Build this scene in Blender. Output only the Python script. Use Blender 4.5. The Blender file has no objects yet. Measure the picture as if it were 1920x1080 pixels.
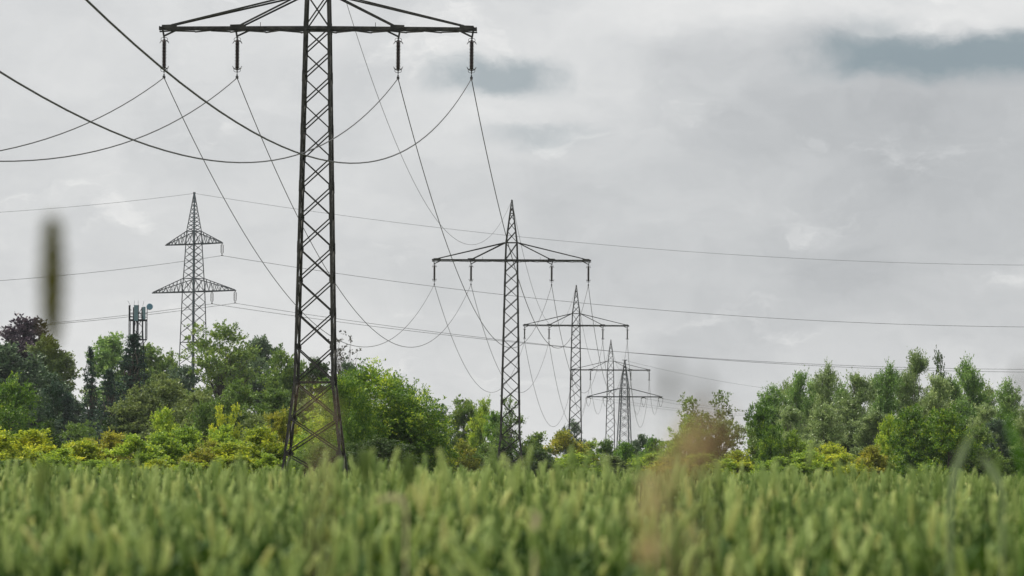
import bpy, math, random
import numpy as np
from mathutils import Vector, Matrix
sc = bpy.context.scene
col = sc.collection
R = math.radians
PI = math.pi

# ------------------------------------------------------------------ camera
F = 8460.0; HZ = 890.0; CZ = 1.2; ROLL = R(0.42)
RV = Vector((math.cos(ROLL), 0, math.sin(ROLL)))
UV = Vector((-math.sin(ROLL), 0, math.cos(ROLL)))
FV = Vector((0, 1, 0))
CAM = Vector((0, 0, CZ))
cd = bpy.data.cameras.new('camera'); cam = bpy.data.objects.new('camera', cd); col.objects.link(cam)
cd.sensor_width = 36; cd.lens = F / 1920 * 36; cd.shift_y = (HZ - 540) / 1920
cd.clip_start = 0.1; cd.clip_end = 20000
cd.dof.use_dof = True; cd.dof.focus_distance = 230; cd.dof.aperture_fstop = 7.4
cam.matrix_world = Matrix(((RV.x, UV.x, 0, 0), (0, 0, -1, 0), (RV.z, UV.z, 0, CZ), (0, 0, 0, 1)))
sc.camera = cam
sc.cycles.use_denoising = True
sc.cycles.max_bounces = 8
sc.cycles.transparent_max_bounces = 8

def at(px, py, Y):
    return CAM + (FV + RV * ((px - 960) / F) + UV * ((HZ - py) / F)) * Y

# ------------------------------------------------------------------ world and sun
SUN_EL, SUN_AZ = R(50), R(-62)          # azimuth from +Y (ahead), clockwise; the sun stands to the left
sdir = Vector((math.sin(SUN_AZ) * math.cos(SUN_EL), math.cos(SUN_AZ) * math.cos(SUN_EL), math.sin(SUN_EL)))
W = bpy.data.worlds.new('World'); sc.world = W; W.use_nodes = True
nt = W.node_tree; nt.nodes.clear()

class G:
    """small helper for node maths"""
    def __init__(s, nt): s.nt = nt
    def n(s, t, **k):
        nd = s.nt.nodes.new(t)
        for a, b in k.items(): setattr(nd, a, b)
        return nd
    def put(s, inp, v):
        if isinstance(v, bpy.types.NodeSocket): s.nt.links.new(v, inp)
        elif v is not None: inp.default_value = v
    def m(s, op, a, b=None, c=None, clamp=False):
        nd = s.n('ShaderNodeMath', operation=op); nd.use_clamp = clamp
        for i, v in enumerate((a, b, c)): s.put(nd.inputs[i], v)
        return nd.outputs[0]
    def add(s, a, b): return s.m('ADD', a, b)
    def mul(s, a, b): return s.m('MULTIPLY', a, b)
    def ss(s, v, a, b, lo=0.0, hi=1.0):
        nd = s.n('ShaderNodeMapRange', interpolation_type='SMOOTHSTEP')
        s.put(nd.inputs['Value'], v)
        nd.inputs['From Min'].default_value = a; nd.inputs['From Max'].default_value = b
        nd.inputs['To Min'].default_value = lo; nd.inputs['To Max'].default_value = hi
        return nd.outputs[0]
    def xyz(s, x, y, z):
        nd = s.n('ShaderNodeCombineXYZ')
        for i, v in enumerate((x, y, z)): s.put(nd.inputs[i], v)
        return nd.outputs[0]
    def noise(s, vec, scale, detail=4, rough=.5, dist=0):
        nd = s.n('ShaderNodeTexNoise')
        if vec is not None: s.put(nd.inputs['Vector'], vec)
        nd.inputs['Scale'].default_value = scale; nd.inputs['Detail'].default_value = detail
        nd.inputs['Roughness'].default_value = rough; nd.inputs['Distortion'].default_value = dist
        return nd.outputs['Fac']
    def mix(s, f, a, b):
        nd = s.n('ShaderNodeMix', data_type='RGBA')
        s.put(nd.inputs[0], f); s.put(nd.inputs[6], a); s.put(nd.inputs[7], b)
        return nd.outputs[2]
    def ramp(s, f, stops):
        nd = s.n('ShaderNodeValToRGB'); s.put(nd.inputs[0], f)
        el = nd.color_ramp.elements
        while len(el) < len(stops): el.new(.5)
        for e, (p, c) in zip(el, stops): e.position = p; e.color = (*c, 1)
        return nd.outputs[0]

g = G(nt)
sky = g.n('ShaderNodeTexSky', sky_type='NISHITA'); sky.sun_disc = False
sky.sun_elevation = SUN_EL; sky.sun_rotation = SUN_AZ
tc = g.n('ShaderNodeTexCoord'); sp = g.n('ShaderNodeSeparateXYZ'); nt.links.new(tc.outputs['Generated'], sp.inputs[0])
X, Yy, Z = sp.outputs
v1 = g.xyz(g.mul(X, 1.0), g.mul(Yy, .35), g.mul(Z, 1.9))
warp = g.m('SUBTRACT', g.noise(v1, 26, 5, .6), .5)
warp2 = g.m('SUBTRACT', g.noise(g.xyz(X, g.add(Yy, 3.3), Z), 34, 6, .6), .5)
Xw = g.add(X, g.mul(warp2, .034)); Zw = g.add(Z, g.mul(warp, .024))
big = g.noise(g.xyz(Xw, g.mul(Yy, .3), g.mul(Zw, 1.6)), 11, 5, .52)
fine = g.noise(g.xyz(Xw, g.add(Yy, 7), g.mul(Zw, 2.0)), 38, 7, .6)
lum = g.add(.62, g.mul(g.m('SUBTRACT', big, .5), g.ss(X, -.09, .03, .22, .46)))
lum = g.add(lum, g.mul(g.m('SUBTRACT', fine, .5), .26))
lum = g.add(lum, g.mul(g.ss(Xw, .01, .10), g.mul(g.ss(Zw, .0, .05), -.10)))        # heavier cloud over the right half
lum = g.add(lum, g.ss(Xw, .03, -.05, 0, .075))
puff = g.noise(g.xyz(g.add(Xw, .4), g.add(Yy, 2), g.mul(Zw, 2.6)), 30, 6, .62)
lum = g.add(lum, g.mul(g.ss(puff, .56, .72), .13))                                   # small brighter puffs
top = g.mul(g.ss(Zw, .091, .1045), g.ss(Xw, -.01, .05))                              # bright rim of the upper bank
lum = g.add(lum, g.mul(top, .22))
lum = g.add(lum, g.ss(Z, .05, .005, 0, .09))                                         # paler towards the horizon
lum = g.add(lum, g.ss(Z, .15, .8, 0, .35))                                           # overcast sky is brightest overhead
def gap(x0, x1, zc, h, soft=.02):
    a = g.ss(Xw, x0 - soft, x0 + soft); b = g.ss(Xw, x1 + soft, x1 - soft)
    c = g.ss(g.m('ABSOLUTE', g.m('SUBTRACT', g.add(Z, g.add(g.mul(warp, .008), g.mul(g.m('SUBTRACT', fine, .5), .012))), zc)), h, h * .25)
    return g.mul(g.mul(a, b), c)
gp = g.m('MAXIMUM', gap(.064, .16, .0932, .0072, .008), g.mul(gap(-.017, .009, .0885, .0062, .006), .8))
gp = g.m('MAXIMUM', gp, g.mul(gap(.071, .080, .0965, .009, .005), .45))
gp = g.m('MAXIMUM', gp, g.mul(gap(-.006, .016, .074, .0036, .008), .4))
tint = g.ramp(g.m('DIVIDE', lum, 1.2), [(0, (.80, .90, 1.0)), (.40, (.955, .985, 1.02)), (.60, (.99, 1.0, 1.005)), (.78, (1.01, 1.0, .98))])
cl = g.n('ShaderNodeVectorMath', operation='SCALE'); nt.links.new(tint, cl.inputs[0]); nt.links.new(lum, cl.inputs['Scale'])
c2 = g.mix(g.mul(gp, .85), cl.outputs[0], (.225, .295, .335, 1))
bg1 = g.n('ShaderNodeBackground'); nt.links.new(sky.outputs[0], bg1.inputs[0]); bg1.inputs[1].default_value = .08
bg2 = g.n('ShaderNodeBackground'); nt.links.new(c2, bg2.inputs[0]); bg2.inputs[1].default_value = 1.0
mx = g.n('ShaderNodeMixShader'); mx.inputs[0].default_value = .96
nt.links.new(bg1.outputs[0], mx.inputs[1]); nt.links.new(bg2.outputs[0], mx.inputs[2])
wo = g.n('ShaderNodeOutputWorld'); nt.links.new(mx.outputs[0], wo.inputs[0])

sd = bpy.data.lights.new('sun', 'SUN'); so = bpy.data.objects.new('sun', sd); col.objects.link(so)
sd.energy = 5.0; sd.angle = R(3); sd.color = (1, .93, .80)
so.rotation_euler = sdir.to_track_quat('Z', 'Y').to_euler(); so.location = (0, 0, 60)
sc.view_settings.view_transform = 'Standard'; sc.view_settings.look = 'None'
sc.view_settings.exposure = 0.0; sc.view_settings.gamma = 1

# ------------------------------------------------------------------ materials
MATS = {}
def mat(name, build):
    if name in MATS: return MATS[name]
    m = bpy.data.materials.new(name); m.use_nodes = True; t = m.node_tree; t.nodes.clear()
    q = G(t); out = q.n('ShaderNodeOutputMaterial'); t.links.new(build(q), out.inputs[0]); MATS[name] = m
    return m
def principled(q, colr, rough=.6, metal=0.0, spec=.5):
    p = q.n('ShaderNodeBsdfPrincipled'); q.put(p.inputs['Base Color'], colr); q.put(p.inputs['Roughness'], rough)
    p.inputs['Metallic'].default_value = metal; p.inputs['Specular IOR Level'].default_value = spec
    return p.outputs[0]
def noisy(name, a, b, scale=4, rough=.6, metal=0.0, lo=.35, hi=.65, spec=.5):
    def f(q):
        tcn = q.n('ShaderNodeTexCoord')
        n = q.noise(tcn.outputs['Object'], scale, 5, .65)
        return principled(q, q.mix(q.ss(n, lo, hi), (*a, 1), (*b, 1)), rough, metal, spec)
    return mat(name, f)
def leafy(name, cols, trans=.35, rough=.5, spec=.35, hue=.485, gain=1.0):
    """leaf surface: a slightly different green for every leaf and bunch"""
    def f(q):
        geo = q.n('ShaderNodeNewGeometry'); oi = q.n('ShaderNodeObjectInfo'); tcn = q.n('ShaderNodeTexCoord')
        n = q.noise(tcn.outputs['Object'], .9, 3, .6)
        v = q.add(q.mul(geo.outputs['Random Per Island'], .55), q.mul(q.ss(n, .3, .7), .45))
        v = q.add(v, q.mul(q.m('SUBTRACT', oi.outputs['Random'], .5), .25))
        c = q.ramp(v, [(i / (len(cols) - 1), tuple(x*gain for x in k)) for i, k in enumerate(cols)])
        p = principled(q, c, rough, 0, spec)
        tr = q.n('ShaderNodeBsdfTranslucent')
        hs = q.n('ShaderNodeHueSaturation'); q.put(hs.inputs['Color'], c); hs.inputs['Value'].default_value = 1.35; hs.inputs['Hue'].default_value = hue
        q.nt.links.new(hs.outputs[0], tr.inputs[0])
        mxs = q.n('ShaderNodeMixShader'); mxs.inputs[0].default_value = trans
        q.nt.links.new(p, mxs.inputs[1]); q.nt.links.new(tr.outputs[0], mxs.inputs[2])
        return mxs.outputs[0]
    return mat(name, f)

M_STEEL = noisy('weathered_steel', (.012, .012, .010), (.050, .048, .041), 3.2, .55, .0, spec=.3)
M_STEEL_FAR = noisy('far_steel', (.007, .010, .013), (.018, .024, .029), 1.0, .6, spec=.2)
M_WIRE = noisy('aluminium_wire', (.012, .012, .013), (.022, .022, .022), 2, .6)
M_INS = noisy('brown_porcelain', (.018, .010, .008), (.035, .02, .015), 6, .18)
M_FIT = noisy('galvanised_fitting', (.02, .02, .02), (.045, .045, .045), 9, .5, .3)
M_CONC = noisy('concrete', (.22, .21, .19), (.34, .33, .30), 5, .9)
M_PANEL = noisy('antenna_plastic', (.10, .18, .21), (.13, .21, .23), 3, .5)
M_DISH = noisy('dish_cover', (.06, .16, .22), (.08, .19, .25), 3, .5)
M_BARK = noisy('bark', (.035, .028, .02), (.10, .085, .065), 7, .9)
M_BARKP = noisy('pale_bark', (.10, .09, .07), (.22, .20, .17), 7, .9)
M_GROUND = noisy('field_soil_and_grass', (.035, .05, .015), (.09, .10, .04), 1.5, .95, spec=.1)

L = {
 'yellow': leafy('yellow_green_leaves', [(.055, .10, .012), (.11, .16, .014), (.22, .26, .018), (.40, .39, .03)], .42, gain=1.8),
 'lime':   leafy('lime_leaves', [(.035, .08, .010), (.08, .14, .014), (.15, .22, .02), (.28, .33, .035)], .4, gain=1.9),
 'bright': leafy('bright_green_leaves', [(.022, .06, .008), (.045, .105, .012), (.09, .165, .018), (.18, .26, .03)], .35, gain=2.0),
 'rich':   leafy('rich_green_leaves', [(.014, .042, .004), (.032, .080, .007), (.068, .130, .010), (.24, .30, .02)], .32, gain=1.85),
 'green':  leafy('mid_green_leaves', [(.022, .052, .010), (.045, .088, .014), (.08, .13, .020), (.16, .21, .035)], .3, gain=1.9),
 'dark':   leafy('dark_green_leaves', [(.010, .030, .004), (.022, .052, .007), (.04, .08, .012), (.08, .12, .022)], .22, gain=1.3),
 'blue':   leafy('blue_green_haze_leaves', [(.018, .040, .022), (.034, .064, .032), (.058, .095, .044), (.10, .145, .060)], .2, gain=1.7),  # bluish greens; the blue also paints haze into the far trees
 'olive':  leafy('olive_leaves', [(.040, .060, .016), (.065, .095, .024), (.10, .135, .036), (.17, .20, .055)], .3, gain=1.9),
 'gold':   leafy('golden_leaves', [(.06, .09, .014), (.12, .15, .018), (.22, .22, .025), (.34, .30, .035)], .4, hue=.5, gain=1.4),
 'silver': leafy('silvery_willow_leaves', [(.040, .070, .020), (.075, .115, .034), (.13, .18, .06), (.27, .32, .14)], .25, .45, .6, gain=2.0),
 'silverg': leafy('grey_green_poplar_leaves', [(.030, .068, .014), (.058, .115, .022), (.10, .17, .038), (.21, .29, .08)], .28, .4, .6, gain=2.0),
 'purple': leafy('purple_beech_leaves', [(.012, .009, .016), (.024, .016, .026), (.04, .026, .038), (.06, .045, .05)], .15, gain=1.8),
 'spruce': leafy('spruce_needles', [(.009, .024, .016), (.016, .038, .024), (.028, .060, .034), (.05, .09, .05)], .08, .6, .2, gain=1.7),
 'sparse': leafy('thin_grey_leaves', [(.05, .05, .04), (.08, .08, .06), (.11, .11, .085)], .2),
}
M_WHEAT = leafy('wheat_ears', [(.05, .10, .025), (.12, .20, .052), (.26, .36, .105), (.50, .58, .22), (.66, .58, .27)], .35, .6, .2, hue=.495)
M_WSTEM = leafy('wheat_stems', [(.010, .034, .003), (.022, .062, .005), (.05, .11, .009), (.20, .24, .04)], .2, .6, .2)  # stem green darkened to put shade into the gaps between ears
M_EAR = leafy('meadow_grass_head', [(.10, .095, .008), (.13, .125, .010), (.16, .15, .014)], .15, .8, .1, hue=.5)
M_EARG = leafy('grey_grass_head', [(.13, .135, .11), (.17, .175, .14)], .2, .8, .1, hue=.5)
M_PAN = leafy('dry_panicle', [(.58, .49, .27), (.68, .58, .34), (.78, .69, .44)], .3, .8, .1, hue=.5)
M_PANP = leafy('pinkish_panicle', [(.46, .33, .20), (.56, .42, .26), (.64, .50, .33)], .3, .8, .1, hue=.5)
M_STRAW = leafy('straw', [(.42, .36, .22), (.52, .45, .28)], .3, .6, .2, hue=.5)
M_BLADE = leafy('fresh_blade', [(.05, .16, .012), (.07, .20, .015)], .45, .5, .3)
M_BLADEP = leafy('pale_blade', [(.17, .23, .12), (.20, .26, .14)], .35, .5, .3)

# ------------------------------------------------------------------ object helpers
def tag(o, label=None, cat=None, group=None, kind=None):
    if cat and not kind: kind = 'thing'
    if label: o['label'] = label
    if cat: o['category'] = cat
    if group: o['group'] = group
    if kind: o['kind'] = kind
    return o
def empty(name, loc, rz=0):
    o = bpy.data.objects.new(name, None); col.objects.link(o); o.location = loc; o.rotation_euler = (0, 0, rz)
    o.empty_display_size = .5
    return o
def link_mesh(name, me, m, parent=None):
    o = bpy.data.objects.new(name, me); col.objects.link(o)
    if m and not len(me.materials): me.materials.append(m)
    if parent: o.parent = parent
    return o
def copy_tree(o, parent=None):
    c = o.copy(); col.objects.link(c)
    if parent: c.parent = parent
    for ch in o.children: copy_tree(ch, c)
    return c

class MB:
    def __init__(s): s.v = []; s.f = []
    def quadbox(s, a, b):
        k = len(s.v); s.v += list(a) + list(b)
        s.f += [(k, k+3, k+2, k+1), (k+4, k+5, k+6, k+7)] + [(k+i, k+(i+1) % 4, k+4+(i+1) % 4, k+4+i) for i in range(4)]
    def box(s, c, d):
        x, y, z = c; a, b, h = d[0]/2, d[1]/2, d[2]/2
        s.quadbox([(x-a, y-b, z-h), (x+a, y-b, z-h), (x+a, y+b, z-h), (x-a, y+b, z-h)],
                  [(x-a, y-b, z+h), (x+a, y-b, z+h), (x+a, y+b, z+h), (x-a, y+b, z+h)])
    def bar(s, p, q, w, t, n=None):
        """flat bar from p to q, w wide, t thick along n"""
        p = Vector(p); q = Vector(q); d = (q - p).normalized()
        n = Vector(n) if n is not None else Vector((0, 1, 0))
        if abs(d.dot(n)) > .98: n = Vector((1, 0, 0))
        n = (n - d * n.dot(d)).normalized(); s_ = d.cross(n).normalized()
        o = [s_ * a * w/2 + n * b * t/2 for a, b in ((-1, -1), (1, -1), (1, 1), (-1, 1))]
        s.quadbox([p + k for k in o], [q + k for k in o])
    def angle(s, p, q, w, t, n):
        """L section: one flange flat in the face with normal n, one standing off it"""
        p = Vector(p); q = Vector(q); d = (q - p).normalized(); n = Vector(n)
        n = (n - d * n.dot(d)).normalized(); s_ = d.cross(n).normalized()
        s.bar(p, q, w, t, n)
        off = s_ * (w/2 - t/2) - n * (w/2 + .001)
        s.bar(p + off, q + off, t, w - .002, n)
    def corner(s, p, q, sx, sy, w, t):
        """corner leg angle, flanges in the x and y faces, pointing inwards from the corner"""
        p = Vector(p); q = Vector(q)
        a = Vector((-sx * w/2, 0, 0)); s.bar(p + a, q + a, w, t, (0, 1, 0))
        b = Vector((0, -sy * (w/2 + t/2), 0)); s.bar(p + b, q + b, w, t, (1, 0, 0))
    def tube(s, pts, r, n=6, cap=True):
        pts = [Vector(p) for p in pts]; rs = r if isinstance(r, (list, tuple)) else [r] * len(pts)
        k = len(s.v)
        for i, p in enumerate(pts):
            d = (pts[min(i+1, len(pts)-1)] - pts[max(i-1, 0)]).normalized()
            u = d.orthogonal().normalized() if abs(d.z) < .9 else (Vector((1, 0, 0)) - d * d.x).normalized()
            if abs(d.z) < .9: u = Vector((0, 0, 1)).cross(d).normalized()
            w = d.cross(u)
            for j in range(n):
                a = 2 * PI * j / n; s.v.append(p + (u * math.cos(a) + w * math.sin(a)) * rs[i])
        for i in range(len(pts) - 1):
            for j in range(n):
                s.f.append((k+i*n+j, k+i*n+(j+1) % n, k+(i+1)*n+(j+1) % n, k+(i+1)*n+j))
        if cap:
            s.f.append(tuple(k + j for j in reversed(range(n)))); s.f.append(tuple(k+(len(pts)-1)*n+j for j in range(n)))
    def lathe(s, prof, c=(0, 0, 0), n=12):
        k = len(s.v)
        for r, z in prof:
            for j in range(n):
                a = 2 * PI * j / n; s.v.append((c[0]+r*math.cos(a), c[1]+r*math.sin(a), c[2]+z))
        for i in range(len(prof) - 1):
            for j in range(n):
                s.f.append((k+i*n+j, k+i*n+(j+1) % n, k+(i+1)*n+(j+1) % n, k+(i+1)*n+j))
        s.f.append(tuple(k + j for j in reversed(range(n)))); s.f.append(tuple(k+(len(prof)-1)*n+j for j in range(n)))
    def mesh(s, name, m=None, smooth=False):
        me = bpy.data.meshes.new(name); me.from_pydata([tuple(v) for v in s.v], [], s.f)
        if smooth: me.polygons.foreach_set('use_smooth', [True] * len(me.polygons))
        me.update()
        if m: me.materials.append(m)
        return me
    def build(s, name, m, parent=None, smooth=False):
        return link_mesh(name, s.mesh(name, m, smooth), None, parent)

# ------------------------------------------------------------------ ground
def sstep(t): t = min(1, max(0, t)); return t*t*(3-2*t)
GP = [(-500, 0), (90, 0), (180, .55), (360, 0), (540, .75), (720, -.2), (853, 0), (1500, 0), (9000, 0)]
def ground_z(Y):
    for (a, za), (b, zb) in zip(GP, GP[1:]):
        if Y <= b: return za + (zb - za) * sstep((Y - a) / (b - a))
    return 0
ys = list(range(-60, 1000, 12)) + [1000, 1500, 2500, 4500, 9000]
xs = [-9000, -3000, -1000, -400, -200, -100, -50, -20, 0, 20, 50, 100, 200, 400, 1000, 3000, 9000]
mb = MB()
for y in ys:
    for x in xs: mb.v.append((x, y, ground_z(y)))
nx = len(xs)
for j in range(len(ys) - 1):
    for i in range(nx - 1): mb.f.append((j*nx+i, j*nx+i+1, (j+1)*nx+i+1, (j+1)*nx+i))
tag(mb.build('ground', M_GROUND, smooth=True), 'flat field ground under the wheat and hedges', None, None, 'structure')

# ------------------------------------------------------------------ pylons
def hw(levels, z):
    for (a, wa), (b, wb) in zip(levels, levels[1:]):
        if z <= b: return wa + (wb - wa) * (z - a) / (b - a)
    return levels[-1][1]
def lattice(root, levels, nodes, legw, legt, brw, m, horiz=(), extra_inner=False, peakz=None):
    """four legs and the bracing of each face"""
    for sx in (-1, 1):
        for sy in (-1, 1):
            b = MB()
            for (a, wa), (c, wc) in zip(levels, levels[1:]):
                w = legw if a < levels[-2][0] else legw * .75
                b.corner((sx*wa, sy*wa, a), (sx*wc, sy*wc, c), sx, sy, w, legt)
            for z in nodes[1:-1:2]:                       # splice plates stand a little proud of the leg
                h = hw(levels, z); h2 = hw(levels, z + .45)
                b.bar((sx*(h+.012), sy*(h - legw*.5), z - .2), (sx*(h2+.012), sy*(h2 - legw*.5), z + .25), legw*.9, legt*1.2, (1, 0, 0))
            b.build('leg', m, root)
    for ax, sg in ((0, -1), (0, 1), (1, -1), (1, 1)):
        b = MB()
        def P(u, z, off=0.0):
            h = hw(levels, z); q = h + off
            return (u*(h - legw*.4), sg*q, z) if ax == 0 else (sg*q, u*(h - legw*.4), z)
        nrm = (0, sg, 0) if ax == 0 else (sg, 0, 0)
        for a, c in zip(nodes, nodes[1:]):
            b.angle(P(-1, a + .03, -.02), P(1, c - .03, -.02), brw, .008, nrm)
            b.angle(P(1, a + .03, -.045), P(-1, c - .03, -.045), brw, .008, nrm)
        for z in horiz:
            b.angle(P(-1, z, -.06), P(1, z, -.06), brw * 1.3, .01, nrm)
        for z in nodes[1:-1]:                              # gusset plates at the joints
            for u in (-1, 1):
                p = Vector(P(u, z, .006)); q = Vector(P(u * .86, z, .006))
                b.bar(p, q, .13, .006, nrm)
        b.build('bracing', m, root)

def insulator(parent, x, y, z, full=True):
    """long-rod insulator hanging from its bracket; origin at the arm"""
    o = MB()
    prof = [(.03, -.42), (.045, -.43), (.05, -.49)]
    n = 19
    for i in range(n):
        a = -.51 - i * 1.08 / n; prof += [(.066, a), (.108 if i % 2 else .10, a - .022), (.066, a - .036)]
    prof += [(.05, -1.60), (.045, -1.66), (.025, -1.67)]
    o.lathe([(r, zz) for r, zz in prof][::-1], (0, 0, 0), 12)
    ins = o.build('insulator', M_INS, parent, smooth=False); ins.location = (x, y, z)
    for zz, sg in ((-.44, -1), (-1.66, 1)):
        h = MB()
        ring = lambda cx, cz, r, k: [(cx + r*math.cos(2*PI*i/k), .0, cz + r*math.sin(2*PI*i/k)) for i in range(k+1)]
        h.tube(ring(.06, zz, .075, 12), .010, 5, False); h.tube(ring(-.06, zz, .075, 12), .010, 5, False)
        for s in (-1, 1):
            h.tube([(s*.05, 0, zz + sg*.03), (s*.13, 0, zz + sg*.08), (s*.19, 0, zz + sg*.16)], .012, 5)
            h.tube([(s*.05, .03, zz + sg*.02), (s*.12, .06, zz + sg*.05), (s*.17, .09, zz + sg*.10)], .012, 5)
        h.build('arcing_horn', M_FIT, ins)
    c = MB(); c.tube([(0, 0, -1.67), (0, 0, -1.78)], .022, 6); c.tube([(0, 0, -1.78), (0, 0, -1.90)], .014, 6)
    c.box((0, 0, -1.95), (.10, .16, .10)); c.box((0, 0, -1.86), (.06, .05, .05))
    c.build('clamp', M_FIT, ins)
    return ins

LV = [(0, 1.30), (4.2, .80), (18.3, .52), (19.7, .48), (22.75, .10), (23.1, .05)]
ARM_H = 18.3
nodes = [0, 1.35, 2.75, 4.2]
n_ = 12; hs = [1.42 - (.45) * i / (n_ - 1) for i in range(n_)]; k_ = (18.3 - 4.2) / sum(hs)
for h_ in hs: nodes.append(nodes[-1] + h_ * k_)
nodes[-1] = 18.3
nodes += [19.7, 20.62, 21.4, 22.05, 22.55]

def single_pylon():
    root = empty('electricity_pylon', (0, 0, 0))
    lattice(root, LV, nodes, .098, .014, .050, M_STEEL, horiz=(4.2, 18.25, 19.7, 22.05))
    for sx in (-1, 1):
        for sy in (-1, 1):
            b = MB(); b.lathe([(.42, -1.2), (.40, .12), (.30, .2)], (sx*1.30, sy*1.30, 0), 12); b.build('footing', M_CONC, root)
    # crossarm: two channels that close on each other at the tips, laced in plan
    a = MB(); z = ARM_H; HX = 6.35
    def cy(x): return .54 - .40 * abs(x) / HX
    for sy in (-1, 1):
        for sx in (-1, 1):
            p = (0, sy*cy(0), z); q = (sx*HX, sy*cy(HX), z)
            a.bar(p, q, .125, .014, (0, 1, 0))
            for dz in (-.056, .056):
                a.bar((0, sy*(cy(0)-.04), z+dz), (sx*HX, sy*(cy(HX)-.04), z+dz), .012, .065, (0, 1, 0))
    xs_ = [i * HX / 9 for i in range(10)]
    for sx in (-1, 1):
        for i in range(9):
            s = 1 if i % 2 else -1
            a.bar((sx*xs_[i], s*cy(xs_[i])*.93, z-.10), (sx*xs_[i+1], -s*cy(xs_[i+1])*.93, z-.12), .05, .05, (0, 0, 1))
        for xx in (3.2, 5.95):                                # gusset plates where the tie rods land
            for sy in (-1, 1): a.bar((sx*(xx-.28), sy*(cy(xx)+.012), z+.07), (sx*(xx+.28), sy*(cy(xx)+.012), z+.05), .15, .012, (0, 1, 0))
        a.bar((sx*(HX-.02), -.15, z), (sx*(HX-.02), .15, z), .16, .03, (1, 0, 0))
        for xx in (2.3,): a.tube([(sx*xx, 0, z+.08), (sx*xx, 0, z+.26)], .012, 5)
    a.build('crossarm', M_STEEL, root)
    for sx in (-1, 1):
        for sy in (-1, 1):
            for x0 in (5.85, 3.05):
                t = MB(); t.angle((sx*x0, sy*(cy(x0)), z+.12), (sx*.50, sy*.48, 19.7), .065, .01, (0, sy, 0))
                t.build('tie_rod', M_STEEL, root)
    for x in (-6.15, -3.22, 3.22, 6.15):
        s = 1 if x > 0 else -1
        h = MB()
        h.bar((x+s*.06, 0, z-.06), (x, 0, z-.40), .07, .05, (0, 1, 0))
        h.bar((x-s*.42, 0, z-.10), (x, 0, z-.30), .07, .05, (0, 1, 0))
        h.bar((x+s*.06, -.2, z-.09), (x+s*.06, .2, z-.09), .05, .03, (0, 0, 1)); h.bar((x-s*.42, -.2, z-.10), (x-s*.42, .2, z-.10), .05, .03, (0, 0, 1))
        h.build('hanger_bracket', M_STEEL, root)
        insulator(root, x, 0, z)
    b = MB(); b.box((0, 0, 23.06), (.14, .14, .10)); b.bar((0, -.25, 23.12), (0, .25, 23.12), .05, .03, (0, 0, 1)); b.build('peak_cap', M_STEEL, root)
    return root

LINE_RZ = -math.atan2(7.74, 180)
grp = 'single-arm pylons of the railway power line'
pyl = []
specs = [(596, 54, 180, 'large dark lattice pylon whose top runs out of the picture, nearest of the line'),
         (959, 488, 360, 'second lattice pylon of the line with one crossarm, tip at mid height of the picture'),
         (1080, 610, 540, 'third lattice pylon of the line, between the second one and the smaller far pair'),
         (1145, 693.5, 720, 'fourth and smallest single-arm pylon with hanging insulators, left of the overlapping tension pylon')]
for i, (px, py, Y, lab) in enumerate(specs):
    o = single_pylon() if i == 0 else copy_tree(pyl[0])
    p = at(px, py, Y); o.location = (p.x, p.y, p.z - ARM_H); o.rotation_euler = (0, 0, LINE_RZ)
    tag(o, lab, 'pylon', grp); pyl.append(o)
bpy.context.view_layer.update()

def att(i, x, dz): # world point on pylon i
    o = pyl[i]; c, s = math.cos(LINE_RZ), math.sin(LINE_RZ)
    return Vector((o.location.x + x*c, o.location.y + x*s, o.location.z + dz))

# tension pylon (fifth): stout body turned to the line, arms with strings pulled level
def tension_pylon():
    root = empty('tension_pylon', (0, 0, 0))
    lv = [(0, 1.38), (13.2, .84), (14.8, .78), (20.0, .10)]
    nd = [0, 1.9, 3.7, 5.4, 7.0, 8.5, 9.9, 11.2, 12.3, 13.2, 14.8, 16.0, 17.0, 17.8, 18.5, 19.1]
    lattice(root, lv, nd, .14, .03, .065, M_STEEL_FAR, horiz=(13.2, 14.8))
    for sx in (-1, 1):
        a = MB(); z = 13.2
        for sy in (-1, 1):
            a.bar((0, sy*.82, z), (sx*7.3, sy*.12, z), .20, .12, (0, 1, 0))
        for i in range(8):
            x0, x1 = i*7.3/8, (i+1)*7.3/8; s = 1 if i % 2 else -1
            a.bar((sx*x0, s*(.95-.83*i/8), z-.05), (sx*x1, -s*(.95-.83*(i+1)/8), z-.05), .09, .06, (0, 0, 1))
        a.build('crossarm', M_STEEL_FAR, root)
        for sy in (-1, 1):
            t = MB(); t.bar((sx*.9, sy*.9, 14.8), (sx*6.9, sy*.16, z+.12), .10, .08, (0, 1, 0)); t.build('tie_rod', M_STEEL_FAR, root)
        for x in (3.7, 7.0):
            for sy in (-1, 1):
                k = MB(); p0 = Vector((sx*x, sy*.3, z-.15)); p1 = Vector((sx*x, sy*2.1, z-.30))
                k.tube([p0, p1], .085, 8); k.build('insulator', M_INS, root)
            j = MB(); pts = [Vector((sx*x, 2.1 - 4.2*t/14, z - .3 - 1.5*math.sin(PI*t/14)**.8)) for t in range(15)]
            j.tube(pts, .035, 5); j.build('jumper_cable', M_WIRE, root)
    b = MB(); b.box((0, 0, 20.02), (.3, .3, .25)); b.bar((-.5, 0, 20.15), (.5, 0, 20.15), .1, .08); b.build('peak_cap', M_STEEL_FAR, root)
    return root
TP = tension_pylon(); p = at(1171, 744, 853)
TP.location = (p.x, p.y, p.z - 13.2); TP_RZ = R(-14); TP.rotation_euler = (0, 0, TP_RZ)
tag(TP, 'stout tension pylon with pointed arms and jumper loops, last one before the right trees', 'pylon')
for sx in (-1, 1):
    for sy in (-1, 1):
        b = MB(); b.lathe([(.5, -1.5), (.45, .15)], (sx*1.38, sy*1.38, 0), 10); b.build('footing', M_CONC, TP)
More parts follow.
